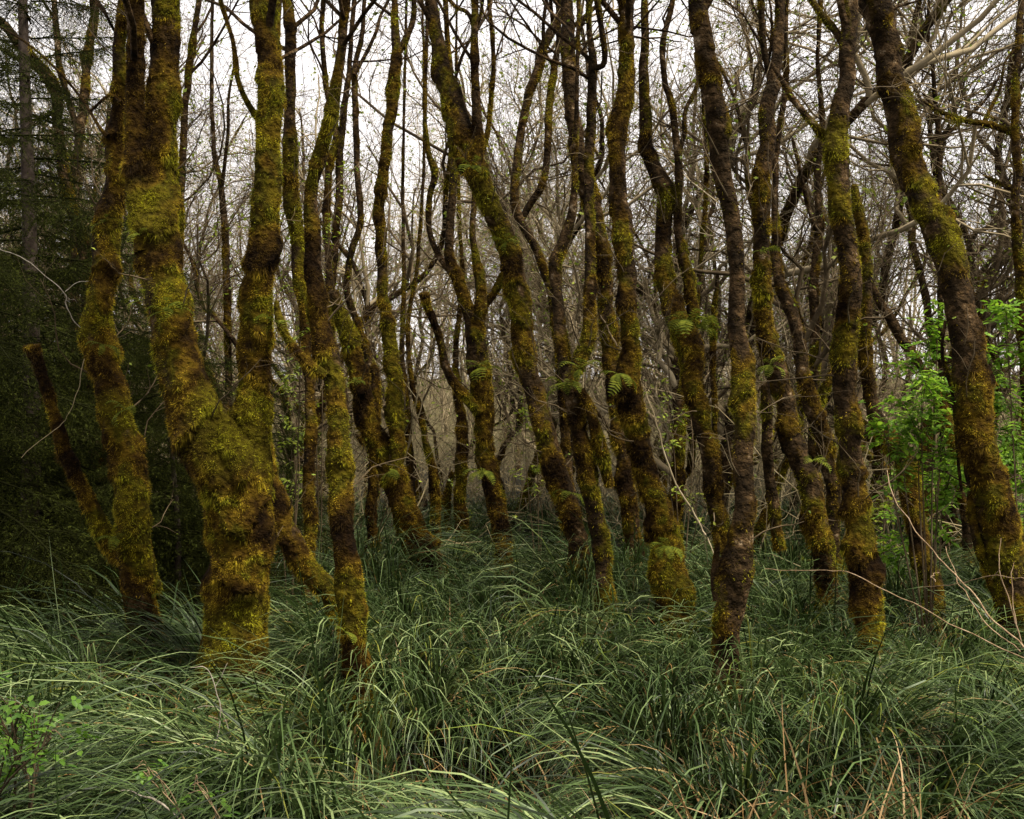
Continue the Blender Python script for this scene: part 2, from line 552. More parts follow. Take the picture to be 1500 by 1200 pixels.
TREES = {}
def traced_tree(key, label, d, trunk, stems=(), limbs=(), lean=0.0, mossy=1.0, hm=(0.3, 5.0), ext=3.0, crown=5, bump=0.8, thick=1.0, cat='tree', group=None, root=True, fz=1.0, zc=None):
    seed = (sum(map(ord, key)) % 97) * 0.37
    trunk = [(x, y, w * thick) for x, y, w in trunk]
    P = trace(trunk, d, lean, seed, ext if trunk[-1][1] <= 0 else 0, root)
    base = (P[0, 0], P[0, 1], float(ground_z(P[0, 0], P[0, 1])))
    E = empty('mossy_tree', base, label, cat, group)
    near = 8.8
    def part(nm, P4):
        rmax = P4[:, 3].max()
        px = 1138.0 / d
        sides = int(np.clip(2 * math.pi * rmax * px / 4.0, 8, 36))
        ds = max(0.018, 3.4 / px)
        V, F, mk = stem_surface(P4, sides, ds, mossy * (0.65 if rmax / d * FPX < 8.5 else 1), bump, seed, hm, nm == 'trunk' and root, 0.12 if key == 'forked' else 0.42)
        o = obj_np(nm, V.reshape(-1, 3), F, M_TRUNK, E, base, {'moss': np.maximum(mk, fresh_at(V.reshape(-1, 3)) * 0.8), 'fresh': fresh_at(V.reshape(-1, 3))})
        k = d / 7.0
        mk = np.maximum(mk, fresh_at(V.reshape(-1, 3)) * 0.8)
        fu = moss_fuzz(V, F, mk, 19500 * fz / k ** 1.7, 0.0155 * k ** 0.6, 0.0042 * k ** 0.8)
        if fu:
            m = obj_np('moss', fu[0], [fu[1]], M_MOSS, o, base, {'rnd': fu[2], 'fresh': np.repeat(fresh_at(fu[0][::3]), 3)}, smooth=False)
            tag(m, kind='stuff')
        return o
    part('trunk', P)
    tops = [P]
    for st in stems:
        Q = trace(st, d + (-0.07 if key == 'forked' else 0.02), lean, seed + 1.7, ext if st[-1][1] <= 0 else 0)
        # keep the stem joined in depth to the trunk at its foot
        part('stem', Q)
        if st[-1][1] <= 0: tops.append(Q)
    for lb in limbs:
        Q = trace(lb, d, random.uniform(-0.25, 0.25), seed + 0.9, 0)
        part('limb', Q)
    sel = P[(P[:, 2] > 0.9) & (P[:, 2] < 4.5)]
    if len(sel) > 12:
        sel = sel[np.linspace(0, len(sel) - 1, 30).astype(int)]
        p, dd, L, r_ = kids(sel[None, :, :3], sel[None, :, 3], np.array([0.55]), 11, 0.0, 1.2, 1.0, 0.1)
        Pt, Rt = grow(p, dd, L + 0.1, np.clip(r_, 0.002, 0.006), 8, 0.22, 0.10)
        acc = Acc(); acc.add(*tubes(Pt, Rt, 4))
        p, dd, L, r_ = kids(Pt, Rt, L, 3, 0.35, 0.8, 0.5, 0.7)
        P2_, R2_ = grow(p, dd, L, np.maximum(r_, 0.0015), 5, 0.2, 0.05)
        acc.add(*tubes(P2_, R2_, 3))
        V, F = acc.out()
        tag(obj_np('side_twigs', V, F, M_TWIG, E, base), kind='stuff')
        V, F, a = leaf_quads(P2_[rng.integers(0, len(P2_), 14), -1], 0.03)
        tag(obj_np('side_leaves', V, [F], M_LEAF, E, base, {'rnd': a}), kind='stuff')
    zc = zc if zc else at(0, 120, d)[2]
    for Q in tops:
        if Q[-1, 2] > zc and crown:
            crown_from(Q, E, base, zc, crown, 2.0)
    TREES[key] = (d, P)
    return E

traced_tree('forked', 'massive moss-cushioned trunk forking low into two heavy stems', 6.3,
    [(340,985,112),(343,940,112),(346,880,114),(351,800,115),(347,745,114),(334,690,110),(310,645,102),(286,600,88),(264,535,84),(250,470,76),(238,400,76),(230,330,74),(228,250,62),(234,180,56),(240,120,54),(243,60,52),(242,0,50),(240,-50,47)],
    stems=[[(347,830,88),(349,760,98),(350,690,106),(358,640,96),(367,600,78),(373,560,63),(375,500,63),(378,440,60),(384,380,53),(388,300,49),(392,200,44),(396,100,47),(385,30,42),(377,-40,40)],
           [(212,370,40),(203,310,38),(196,250,34),(196,150,33),(198,50,33),(197,-40,31)]],
    limbs=[[(378,175,14),(362,150,11),(348,115,10),(341,60,9),(325,10,8),(318,-30,7)]], mossy=1.18, fz=1.3, hm=(1.0, 6.0), bump=0.7, thick=1.10)
traced_tree('snag', 'lumpy mossy trunk with a broken limb leaning out over the dark spruces', 6.9,
    [(214,950,62),(207,890,61),(200,810,72),(190,735,58),(184,670,60),(171,600,60),(152,540,56),(145,495,58),(150,440,48),(156,395,47),(154,335,54),(166,280,44),(168,215,40),(173,160,32),(176,90,25),(178,0,23),(179,-50,21)],
    limbs=[[(178,815,38),(150,775,36),(116,705,25),(92,650,27),(73,590,20),(60,535,20),(48,506,27)],
           [(158,200,12),(148,190,7),(112,135,5),(62,82,4.5),(10,45,4),(-60,10,4)],
           [(176,150,11),(160,140,7),(130,165,6)]], mossy=1.08, hm=(0.8, 5.5))
traced_tree('burl', 'slim mossy trunk with a round burl low down beside the heavy forked tree', 6.1,
    [(528,990,50),(520,920,47),(516,868,56),(514,835,52),(505,780,40),(497,705,46),(494,620,43),(485,540,46),(472,475,40),(460,400,33),(455,330,31),(456,275,27),(470,222,27),(483,170,26),(495,110,22),(503,50,20),(507,0,18),(509,-40,17)],
    limbs=[[(478,552,20),(452,532,19),(425,500,17),(410,468,14),(405,440,9)]], mossy=1.1)
traced_tree('legs', 'mossy trunk leaning back behind the heavy forked tree from a splayed foot', 7.2,
    [(486,880,40),(462,845,44),(432,795,46),(408,750,44),(388,690,42),(376,600,36),(384,480,28),(392,360,24),(398,200,20),(404,60,18),(408,-40,17)], mossy=1.0)
traced_tree('behind_burl', 'thin dark upright trunk standing just behind the burled slim one', 8.8,
    [(452,815,24),(455,700,24),(455,600,23),(447,480,23),(435,380,26),(428,300,30),(424,180,24),(426,80,22),(419,-40,20)], mossy=0.9)
traced_tree('crossing', 'thick leaning mossy trunk splitting into a snapped stub and a straight stem', 10.6,
    [(625,835,60),(610,790,53),(591,735,50),(570,685,48),(547,640,42),(530,590,36),(520,540,34),(508,490,29),(495,448,25),(487,424,20)],
    stems=[[(590,735,34),(581,690,32),(580,620,30),(575,540,28),(569,480,26),(560,420,21),(555,340,24),(560,270,21),(568,200,22),(576,130,22),(581,70,20),(577,0,13),(575,-40,12)]],
    limbs=[[(582,80,15),(596,55,13),(606,25,12),(603,-30,10)]], mossy=1.08)
traced_tree('knot', 'dark knotty trunk with several twisted arms and hanging moss', 10.6,
    [(736,842,30),(731,775,32),(719,705,37),(712,640,33),(706,580,40),(700,520,44),(690,470,30),(673,420,25),(659,385,21),(658,330,19),(664,270,16),(669,220,15),(664,140,13),(655,60,11),(652,-30,10)],
    stems=[[(702,525,30),(701,470,28),(702,430,25),(697,380,15),(691,330,13),(700,260,11),(716,180,10),(722,90,9),(715,-20,8)]],
    limbs=[[(704,605,24),(678,578,21),(656,548,19),(645,502,16),(630,462,15),(621,428,19)],
           [(672,415,16),(642,372,13),(628,332,12),(628,292,11),(637,256,14),(626,215,10),(622,150,8),(625,60,7),(627,-20,6)],
           [(704,455,18),(722,430,17),(738,400,15),(742,372,12)]], mossy=0.82)
traced_tree('diagonal', 'long diagonal mossy trunk with a bright cushioned elbow and a fern tuft', 9.2,
    [(857,872,38),(845,800,42),(825,720,46),(800,650,44),(782,580,42),(770,510,40),(757,440,42),(745,370,41),(725,320,44),(702,272,42),(682,228,50),(667,170,48),(652,110,40),(640,60,29),(632,0,25),(628,-50,24)],
    stems=[[(696,245,26),(700,200,22),(697,150,19),(696,70,15),(697,-30,14)]],
    limbs=[[(697,40,9),(684,18,9),(668,10,8),(652,-10,7)]], mossy=0.98, lean=0.05)
traced_tree('arms', 'leaning mossy trunk dividing in two at a fern-covered crotch', 8.3,
    [(886,895,35),(880,820,34),(872,760,37),(860,700,36),(848,650,32),(838,600,33),(836,560,34),(850,528,27),(864,498,26),(867,430,25),(864,340,21),(862,250,19),(865,170,20),(868,95,18),(864,45,12),(862,-30,11)],
    stems=[[(837,572,30),(829,535,28),(823,492,26),(819,437,26),(813,390,25),(825,354,23),(837,318,20),(840,280,14),(842,220,10),(846,120,8),(848,-20,7)]],
    limbs=[[(868,100,14),(885,92,12),(882,45,12),(871,-20,10)],[(893,712,20),(880,660,22),(866,612,22),(848,570,20)]], mossy=1.0)
traced_tree('bend', 'tall mossy trunk with a gentle bend behind the broad-footed one', 11.0,
    [(930,800,34),(918,700,32),(905,610,31),(898,540,30),(893,490,30),(888,417,32),(873,333,35),(868,300,35),(858,262,38),(846,235,34),(838,170,31),(834,80,29),(832,0,28),(831,-50,27)], mossy=1.05)
traced_tree('broad', 'upright mossy trunk with a broad dark swollen foot', 8.5,
    [(988,892,76),(980,835,68),(963,765,52),(947,700,43),(930,625,48),(921,562,49),(924,490,33),(919,410,38),(912,335,38),(903,255,37),(909,182,36),(919,100,30),(917,0,29),(915,-50,28)], mossy=1.02)
traced_tree('zigzag', 'zigzag mossy trunk holding a dark fern clump where two stems meet', 9.8,
    [(1068,860,36),(1052,765,35),(1044,700,38),(1038,650,38),(1025,600,37),(1010,540,43),(1000,488,50),(976,430,36),(972,380,34),(972,330,33),(976,284,38),(963,258,34),(945,220,27),(943,165,24),(943,100,19),(945,0,14),(946,-40,13)],
    stems=[[(1016,480,26),(1010,417,22),(1000,375,20),(992,333,17),(993,280,18),(990,200,16),(983,146,14),(973,117,12),(971,62,12),(984,15,11),(990,-40,10)]],
    limbs=[[(993,230,11),(1001,200,10),(1004,165,9),(1019,133,8),(1030,90,6)]], mossy=1.0)
traced_tree('straight', 'straight dark trunk standing alone in the front, bare-barked and club-footed', 6.35,
    [(1063,985,48),(1065,945,50),(1068,900,60),(1074,842,62),(1084,785,47),(1089,720,39),(1088,650,40),(1088,560,42),(1084,495,37),(1081,420,34),(1077,350,34),(1069,290,35),(1058,230,39),(1048,170,40),(1040,120,39),(1027,60,37),(1019,0,36),(1015,-50,35)],
    limbs=[[(1052,880,20),(1046,850,16),(1050,805,11),(1050,780,6)]], mossy=0.66, hm=(0.0, 3.5))
traced_tree('humped', 'mossy trunk with a hunched shoulder halfway up and a forked top', 9.4,
    [(1212,868,40),(1203,820,42),(1196,760,43),(1186,705,44),(1160,650,43),(1147,585,37),(1134,525,42),(1117,460,31),(1116,370,32),(1118,280,34),(1125,180,33),(1134,115,29),(1141,50,22),(1143,0,20),(1144,-50,19)],
    stems=[[(1131,125,18),(1119,70,14),(1115,0,13),(1113,-40,12)]],
    limbs=[[(1142,805,22),(1135,755,24),(1127,680,24),(1122,605,22),(1122,560,18)]], mossy=1.0)
traced_tree('wishbone', 'wishbone mossy tree standing behind the hunched trunk', 11.2,
    [(1222,790,28),(1217,700,31),(1194,600,36),(1179,565,30),(1171,512,27),(1158,458,25),(1142,417,22),(1136,370,18),(1134,320,15),(1138,220,13),(1150,125,12),(1152,40,10),(1150,-40,9)],
    limbs=[[(1195,606,22),(1210,565,18),(1226,535,14),(1232,500,11)]], mossy=0.95)
traced_tree('ringed', 'dark trunk ringed with shaggy moss collars, close to the front', 6.9,
    [(1273,955,40),(1271,885,49),(1268,825,53),(1256,760,46),(1248,700,46),(1243,640,46),(1240,560,48),(1239,500,46),(1245,455,44),(1248,410,42),(1244,370,40),(1232,310,40),(1226,250,41),(1224,203,45),(1233,150,37),(1241,110,33),(1241,60,35),(1247,0,27),(1249,-50,26)],
    limbs=[[(1226,215,18),(1200,192,15),(1163,148,13),(1150,125,11),(1128,90,8)],[(1238,70,18),(1222,44,15),(1196,12,12),(1178,-20,11)]], mossy=0.80, bump=0.95)
traced_tree('slanted', 'slanted mossy tree with a snapped stub, tucked behind the moss-ringed trunk', 8.3,
    [(1369,898,38),(1355,825,36),(1346,775,34),(1337,720,34),(1328,680,37),(1304,650,36),(1284,617,31),(1275,575,25),(1267,512,20),(1267,458,22),(1268,396,20),(1264,342,20),(1256,300,16),(1250,270,12)], mossy=0.95, thick=1.1)
traced_tree('big_right', 'big dark leaning trunk with clinging roots beside the bright leafy shrubs', 7.4,
    [(1495,900,84),(1474,825,80),(1457,760,75),(1444,700,69),(1430,630,67),(1421,560,67),(1415,500,66),(1403,450,61),(1393,400,60),(1380,350,66),(1358,302,54),(1332,250,56),(1318,180,56),(1305,120,53),(1294,60,54),(1281,0,54),(1272,-50,53)],
    limbs=[[(1462,880,18),(1447,838,17),(1432,800,17),(1424,760,16),(1420,720,12)],[(1385,470,8),(1380,520,7),(1396,580,8),(1402,650,8),(1408,720,7)]], mossy=0.72, hm=(0.5, 6.0), lean=0.04)
traced_tree('fallen', 'leaning mossy stem slumped right behind the big dark trunk', 11.5,
    [(1415,770,20),(1395,650,18),(1370,570,17),(1352,543,17),(1333,518,19),(1312,483,22),(1296,456,20),(1281,425,15),(1268,390,11),(1240,330,9)], mossy=0.95)
traced_tree('left_curve', 'curved mossy trunk rising from the spruces with a leaning top', 11.0,
    [(150,800,28),(140,600,26),(126,400,23),(114,320,22),(104,296,22),(91,242,22),(85,187,22),(76,125,25),(34,75,22),(5,36,18),(-40,0,14)], mossy=0.7)
traced_tree('left_thin', 'thin straight trunk between the spruces and the snagged mossy trunk', 12.0,
    [(112,740,18),(110,500,18),(112,250,17),(121,167,18),(129,83,17),(137,20,16),(142,-40,14)], stems=[[(118,200,13),(100,150,12),(86,83,13),(80,0,12),(78,-40,10)]], mossy=0.75)
traced_tree('redlimb', 'red-brown twisting tree showing between the long diagonal trunk and the bent one', 12.5,
    [(838,760,20),(828,620,20),(815,480,18),(800,408,17),(783,362,18),(762,321,19),(754,285,18),(760,217,17),(769,167,17),(783,108,20),(804,54,20),(822,10,16),(832,-40,14)],
    stems=[[(763,325,13),(776,300,14),(797,262,14),(803,200,15),(804,167,15),(810,104,13),(818,60,11),(815,-40,10)]], mossy=0.55, hm=(0, 4))
traced_tree('curl', 'slim dark curling tree beyond the snapped leaning one', 13.0,
    [(545,745,20),(548,650,20),(550,560,19),(520,470,15),(508,415,14),(517,362,14),(529,325,13),(525,271,13),(521,187,13),(519,104,11),(530,50,10),(536,-30,9)],
    limbs=[[(519,110,9),(545,60,8),(560,20,7),(580,-20,6)]], mossy=0.7)
traced_tree('pair', 'slim straight pair of trunks beyond the burled slim one', 12.8,
    [(500,760,20),(492,600,18),(484,480,17),(482,400,17),(478,330,15),(482,250,14),(492,196,14),(478,130,11),(472,40,10),(476,-40,9)],
    stems=[[(486,420,14),(493,330,15),(498,250,16),(500,190,15),(512,100,11),(520,-20,9)]], mossy=0.75)
traced_tree('backleft', 'thin trunk seen beyond the gap of the heavy fork', 13.5,
    [(338,760,16),(336,600,16),(333,500,15),(333,417,15),(331,333,14),(323,267,12),(312,208,10),(310,104,8),(312,-20,7)], limbs=[[(325,275,8),(333,210,8),(334,150,6),(345,90,5)]], mossy=0.6)
traced_tree('backleft', 'slender straight mossy trunk seen past the left stem of the heavy fork', 11.5,
    [(275,780,18),(268,600,17),(262,420,16),(264,300,15),(268,230,15),(272,167,15),(276,104,15),(288,30,12),(292,-40,11)], mossy=0.85)
traced_tree('farstump', 'stubby moss-wrapped trunk far back at the end of the grassy lane', 15.5,
    [(676,790,26),(674,740,24),(676,690,23),(680,640,22),(672,590,16),(668,520,12),(676,420,9),(672,300,7),(668,100,5),(670,-20,4)], limbs=[[(658,780,14),(655,730,14),(662,690,11)]], mossy=1.1)
traced_tree('farclump', 'leaning slim mossy trunk far back, left of the grassy lane', 14.5,
    [(640,770,20),(637,717,20),(628,665,14),(617,617,12),(604,560,10),(598,480,9),(612,380,8),(622,200,6),(618,-20,5)], stems=[[(606,740,14),(600,658,16),(596,587,15),(588,520,11),(592,440,9),(590,300,7),(596,-20,5)]], mossy=0.85)
traced_tree('darkmid', 'dark mossy trunk in the gap between the broad-footed and zigzag ones', 13.0,
    [(988,775,25),(992,700,23),(993,640,23),(998,587,24),(1008,540,16),(1018,470,12),(1026,380,10),(1035,250,9),(1030,120,8),(1036,-30,7)], limbs=[[(1046,700,10),(1047,600,11),(1044,491,12),(1052,400,8)]], mossy=1.0)
traced_tree('thinright', 'thin upright tree seen just left of the moss-ringed trunk', 12.5,
    [(1190,760,20),(1192,600,20),(1193,450,20),(1192,410,18),(1200,333,16),(1198,250,13),(1205,170,11),(1198,80,9),(1205,-30,8)], limbs=[[(1196,340,10),(1180,290,9),(1170,240,8),(1160,200,6)]], mossy=0.75)
traced_tree('edge_right', 'pale leafy tree at the thicket edge with long crooked side boughs', 10.5,
    [(1520,820,34),(1512,640,30),(1500,480,26),(1492,380,20),(1487,292,17),(1490,229,17),(1487,167,15),(1491,83,14),(1495,20,13),(1498,-40,12)],
    limbs=[[(1496,200,14),(1455,184,13),(1412,175,11),(1383,167,9),(1346,146,5)],[(1495,280,10),(1470,272,9),(1443,257,6)],[(1440,180,7),(1465,130,6),(1472,90,5),(1500,60,4)]], mossy=0.5, hm=(0, 4))
traced_tree('polebg', 'bare pole-thin tree past the bright leafy shrubs', 13.0,
    [(1385,770,14),(1380,600,13),(1377,400,12),(1375,258,12),(1375,208,12),(1372,158,11),(1366,100,8),(1360,40,7),(1362,-30,6)], limbs=[[(1374,170,8),(1362,150,7),(1350,135,5)],[(1376,215,8),(1400,185,7),(1440,150,6),(1465,110,5)]], mossy=0.3, hm=(0, 3))

# ------------------------------------------------------------------ trees of the thicket behind (copied individuals)
def bg_variant(kind):
    h = rng.uniform(8, 11)
    P, R = grow(np.zeros((1, 3)), np.array([[rng.normal(0, .12), rng.normal(0, .12), 1.]]), np.array([h]), np.array([rng.uniform(0.06, 0.125)]), 26, 0.20, 0.18, 0.2)
    P[0, :, 2] -= 0.15
    C = np.concatenate((P[0], R[0][:, None]), 1)
    C = catmull(C, 4)
    V, F, mk = stem_surface(C, 9, 0.09, (1.0, 0.55, 0.35)[kind], 1.0, rng.uniform(0, 50), (0.5, 6))
    out = [('trunk', mesh_np('trunk', V.reshape(-1, 3), F, M_TRUNK, {'moss': mk}))]
    fu = moss_fuzz(V, F, mk, 1500, 0.035, 0.009)
    acc = Acc()
    L0 = np.array([h])
    p, dd, L, r = kids(P, R, L0, 14, 0.14, 0.75, 0.28, 0.58)
    P1, R1 = grow(p, dd, L, r, 9, 0.34, 0.15); acc.add(*tubes(P1, R1, 5))
    p, dd, L, r = kids(P1, R1, L, 6, 0.15, 0.75, 0.55, 0.55)
    P2, R2 = grow(p, dd, L, np.maximum(r, .005), 6, 0.28, 0.06); acc.add(*tubes(P2, R2, 4))
    p, dd, L, r = kids(P2, R2, L, 6, 0.1, 0.8, 0.6, 0.6)
    P3, R3 = grow(p, dd, L, np.maximum(r, .0035), 4, 0.2, 0.04); acc.add(*tubes(P3, R3, 3))
    p, dd, L, r = kids(P3, R3, L, 3, 0.1, 0.8, 0.65, 0.7)
    P4, R4 = grow(p, dd, L, np.maximum(r, .0026), 3, 0.2, 0.02); acc.add(*tubes(P4, R4, 3))
    V, F = acc.out()
    out.append(('branches', mesh_np('branches', V, F, (M_TWIG, M_PALE, M_PALE)[kind])))
    q = P4[rng.integers(0, len(P4), 850), -1]
    V, F, a = leaf_quads(q, 0.062)
    out.append(('leaves', mesh_np('leaves', V, [F], M_LEAF, {'rnd': a})))
    if fu: out.append(('moss', mesh_np('moss', fu[0], [fu[1]], M_MOSS, {'rnd': fu[2]}, False)))
    return out

GAPS = [(148, 'snagged'), (256, 'forked'), (376, 'forked'), (480, 'burled'), (540, 'snapped'), (697, 'knotty'), (768, 'diagonal'), (845, 'two-armed'), (924, 'broad-footed'), (1004, 'zigzag'), (1086, 'bare-barked'), (1132, 'hunched'), (1240, 'moss-ringed'), (1415, 'big leaning')]
BG_LOOK = ('moss-furred crooked thicket tree', 'pale twiggy leafless thicket tree', 'pole-thin pale thicket sapling')
def bg_label(k, x, y):
    px = CX + x / y * FPX
    nm = [g for g in GAPS]
    if px < nm[0][0]: return BG_LOOK[k] + ' standing past the dark spruces'
    if px > nm[-1][0]: return BG_LOOK[k] + ' standing past the big leaning trunk'
    for a, b in zip(nm[:-1], nm[1:]):
        if a[0] <= px <= b[0]:
            if a[1] == b[1]: return BG_LOOK[k] + ' seen within the low fork'
            return BG_LOOK[k] + ' seen between the %s and %s trunks' % (a[1], b[1])
variants = [(k, bg_variant(k)) for k in (0, 0, 0, 1, 0, 1, 2, 1)]
spots = []
tries = 0
while len(spots) < 80 and tries < 6000:
    tries += 1
    y = 12.5 + 26 * rng.random() ** 1.35
    x = rng.uniform(-0.56, 0.56) * y
    if y < 17 and abs(x + 0.3) < 0.9: continue
    if x < -0.27 * y and y < 16: continue
    if all((x - a) ** 2 + (y - b) ** 2 > (0.45 + 0.026 * y) ** 2 for a, b in spots):
        spots.append((x, y))
small = []
while len(small) < 12:
    y = rng.uniform(12.0, 21.0); x = rng.uniform(-0.26, 0.5) * y
    if y < 18 and abs(x + 0.45) < 0.75: continue
    if all((x - a) ** 2 + (y - b) ** 2 > 0.45 for a, b in small): small.append((x, y))
for n, (x, y) in enumerate(sorted(spots, key=lambda s: s[1]) + small):
    k, parts = variants[n % len(variants)]
    sc = rng.uniform(0.8, 1.15)
    if n >= len(spots): k, parts = variants[n % 3]; sc = rng.uniform(0.38, 0.7)
    E = empty('thicket_tree', (x, y, float(ground_z(x, y))), bg_label(k, x, y), 'tree', ('mossy trees of the thicket', 'pale trees of the thicket', 'saplings of the far thicket')[k])
    E.rotation_euler = (0, 0, rng.uniform(0, 6.28))
    E.scale = (sc * (0.6 if k == 2 else 1.3 if sc < 0.75 else 1),) * 2 + (sc,)
    tr = None
    for nm, me in parts:
        o = bpy.data.objects.new(nm, me)
        link(o, tr if nm == 'moss' else E)
        if nm == 'trunk': tr = o
        if nm in ('moss', 'branches', 'leaves'): tag(o, kind='stuff')

# far woodland: twig haze nobody could count
def far_wood():
    acc = Acc()
    n = 260
    y = 36 + 34 * rng.random(n); x = rng.uniform(-0.6, 0.6, n) * y
    p0 = np.stack((x, y, ground_z(x, y) - 0.2), 1)
    L = rng.uniform(6, 13, n)
    P, R = grow(p0, np.stack((rng.normal(0, .1, n), rng.normal(0, .1, n), np.ones(n)), 1), L, rng.uniform(.04, .10, n), 9, 0.12, 0.12, 0.15)
    acc.add(*tubes(P, R, 5))
    p, dd, L, r = kids(P, R, L, 16, 0.05, 0.7, 0.22, 0.45)
    P, R = grow(p, dd, L, np.maximum(r, 0.010), 4, 0.2, 0.12); acc.add(*tubes(P, R, 3))
    p, dd, L, r = kids(P, R, L, 5, 0.1, 0.8, 0.6, 0.6)
    P, R = grow(p, dd, L, np.maximum(r, 0.006), 3, 0.2, 0.06); acc.add(*tubes(P, R, 3))
    return acc.out()
V, F = far_wood()
tag(obj_np('far_woodland', V, F, M_PALE), 'pale mass of bare twigs and stems far behind the thicket', 'woodland', kind='stuff')

# tangled canes between the far trunks
def brush():
    acc = Acc()
    n = 3700
    y = 12.5 + 44 * rng.random(n); x = rng.uniform(-0.55, 0.55, n) * y
    ok = ~((y < 17) & (np.abs(x + 0.35) < 1.3)) & ~((x < -0.24 * y) & (y < 14.5))
    x, y = x[ok], y[ok]; n = len(x)
    p0 = np.stack((x, y, ground_z(x, y) - 0.05), 1)
    L = rng.uniform(1.0, 3.4, n) * (1 + (y > 25) * 0.4)
    P, R = grow(p0, np.stack((rng.normal(0, .5, n), rng.normal(0, .5, n), np.ones(n)), 1), L, rng.uniform(.006, .014, n), 6, 0.22, -0.03, 0.4)
    acc.add(*tubes(P, R, 3))
    p, dd, L, r = kids(P, R, L, 4, 0.15, 0.8, 0.42, 0.6)
    P2, R2 = grow(p, dd, L, np.maximum(r, 0.0042), 4, 0.22, 0.0); acc.add(*tubes(P2, R2, 3))
    return acc.out(), P2
(V, F), P2 = brush()
tag(obj_np('undergrowth', V, F, M_BRUSH), 'tangle of bare pale canes between the far trunks', 'undergrowth', kind='stuff')
q = P2[rng.integers(0, len(P2) // 2, 16000), -1]
V, F, a = leaf_quads(q, 0.05)
tag(obj_np('undergrowth_leaves', V, [F], M_LEAF, attrs={'rnd': a}), 'scattered fresh green leaves in the tangled far undergrowth', 'leaves', kind='stuff')

# ------------------------------------------------------------------ spruces
def bough_mesh(L):
    acc = Acc(); K = 14
    t = np.linspace(0, 1, K)
    ax = np.stack((t * L, 0.06 * np.sin(t * 5), -0.28 * L * t ** 1.6 + 0.10 * L * t ** 4), 1)
    V, F = tubes(ax[None], (0.012 * (1 - 0.8 * t))[None], 4)
    wood = (V, F)
    nb = 44
    tt = np.linspace(0.06, 1, nb)
    base = np.stack([np.interp(tt, t, ax[:, k]) for k in range(3)], 1)
    side = np.where(np.arange(nb) % 2 == 0, 1.0, -1.0)
    ll = L * (0.34 - 0.22 * tt) * rng.uniform(0.7, 1.25, nb)
    dr = np.stack((np.full(nb, 0.55), side * rng.uniform(0.7, 1.0, nb), rng.uniform(-0.6, 0.05, nb)), 1)
    P, R = grow(base, dr, ll, np.full(nb, 0.004), 7, 0.08, -0.10)
    p, dd, l2, r = kids(P, R, ll, 5, 0.15, 0.75, 0.5, 0.7)
    P2, R2 = grow(p, dd, l2, np.full(len(p), 0.003), 5, 0.08, -0.10)
    wv = Acc(); wv.add(*wood); wv.add(*tubes(P, R, 3))
    npt = []
    for PP, step in ((P, 0.010), (P2, 0.010), (ax[None], 0.010)):
        M, k, _ = PP.shape
        ln = np.linalg.norm(np.diff(PP, axis=1), axis=2).sum(1)
        for m in range(M):
            c = max(int(ln[m] / step), 3)
            u = np.linspace(0, k - 1.001, c); i = u.astype(int); f = (u - i)[:, None]
            q = PP[m, i] * (1 - f) + PP[m, i + 1] * f
            d = nrm(PP[m, i + 1] - PP[m, i])
            npt.append(np.concatenate((q, d), 1))
    npt = np.concatenate(npt)
    n = len(npt)
    d = npt[:, 3:]; s = nrm(np.cross(d, rng.normal(0, 1, (n, 3))))
    tip = npt[:, :3] + nrm(d * 0.7 + s) * rng.uniform(0.014, 0.026, (n, 1))
    w = nrm(np.cross(d, s)) * 0.0032
    NV = np.stack((npt[:, :3] - w, npt[:, :3] + w, tip), 1).reshape(-1, 3)
    a = np.repeat(rng.random(n), 3)
    Vw, Fw = wv.out()
    me = mesh_np('bough', np.concatenate((Vw, NV)), Fw + [np.arange(3 * n).reshape(-1, 3) + len(Vw)], M_NEEDLE, {'rnd': np.concatenate((np.zeros(len(Vw)), a))}, False)
    return me
boughs = [bough_mesh(l) for l in (1.5, 1.5, 1.2)]

def spruce(px, d, h, rad, z0, n, label):
    b = at(px, 700, d); b[2] = float(ground_z(b[0], b[1]))
    E = empty('spruce_tree', b, label, 'spruce', 'dark spruces at the wood edge')
    K = 12; t = np.linspace(0, 1, K)
    P = np.stack((0.05 * np.sin(t * 6), 0.05 * np.cos(t * 5) - 0.05, -0.15 + t * h), 1)
    V, F = tubes(P[None], (0.075 * h / 7 * (1 - 0.93 * t))[None], 12)
    obj_np('trunk', V, F, M_SBARK, E)
    for k in range(n):
        z = z0 + (h - z0 - 0.2) * (k / n) ** 1.0
        o = bpy.data.objects.new('bough', boughs[k % 3])
        link(o, E)
        s = rad * (1 - 0.85 * (z / h)) / 1.5 * rng.uniform(0.75, 1.2)
        o.location = (0, 0, z)
        o.rotation_euler = (rng.normal(0, 0.15), rng.uniform(-0.25, 0.22), k * 2.4 + rng.uniform(-.4, .4))
        o.scale = (s, s, s)
    return E
spruce(40, 10.0, 9.0, 2.2, 0.15, 130, 'tallest dark spruce with drooping boughs behind the broken leaning limb')
spruce(-70, 8.6, 7.0, 2.0, 0.15, 110, 'dark spruce at the outer edge with low sweeping boughs')
spruce(255, 9.8, 3.3, 1.7, 0.1, 80, 'short spruce showing between the snagged mossy trunk and the heavy fork')
spruce(150, 11.4, 3.9, 2.2, 0.1, 110, 'middle-sized dark spruce behind the snagged mossy trunk')
spruce(60, 13.0, 5.6, 2.6, 0.1, 120, 'dark spruce in the second row behind the tallest spruce')
spruce(395, 12.5, 2.9, 1.4, 0.1, 60, 'small dark spruce sapling glimpsed behind the heavy forked trunk')

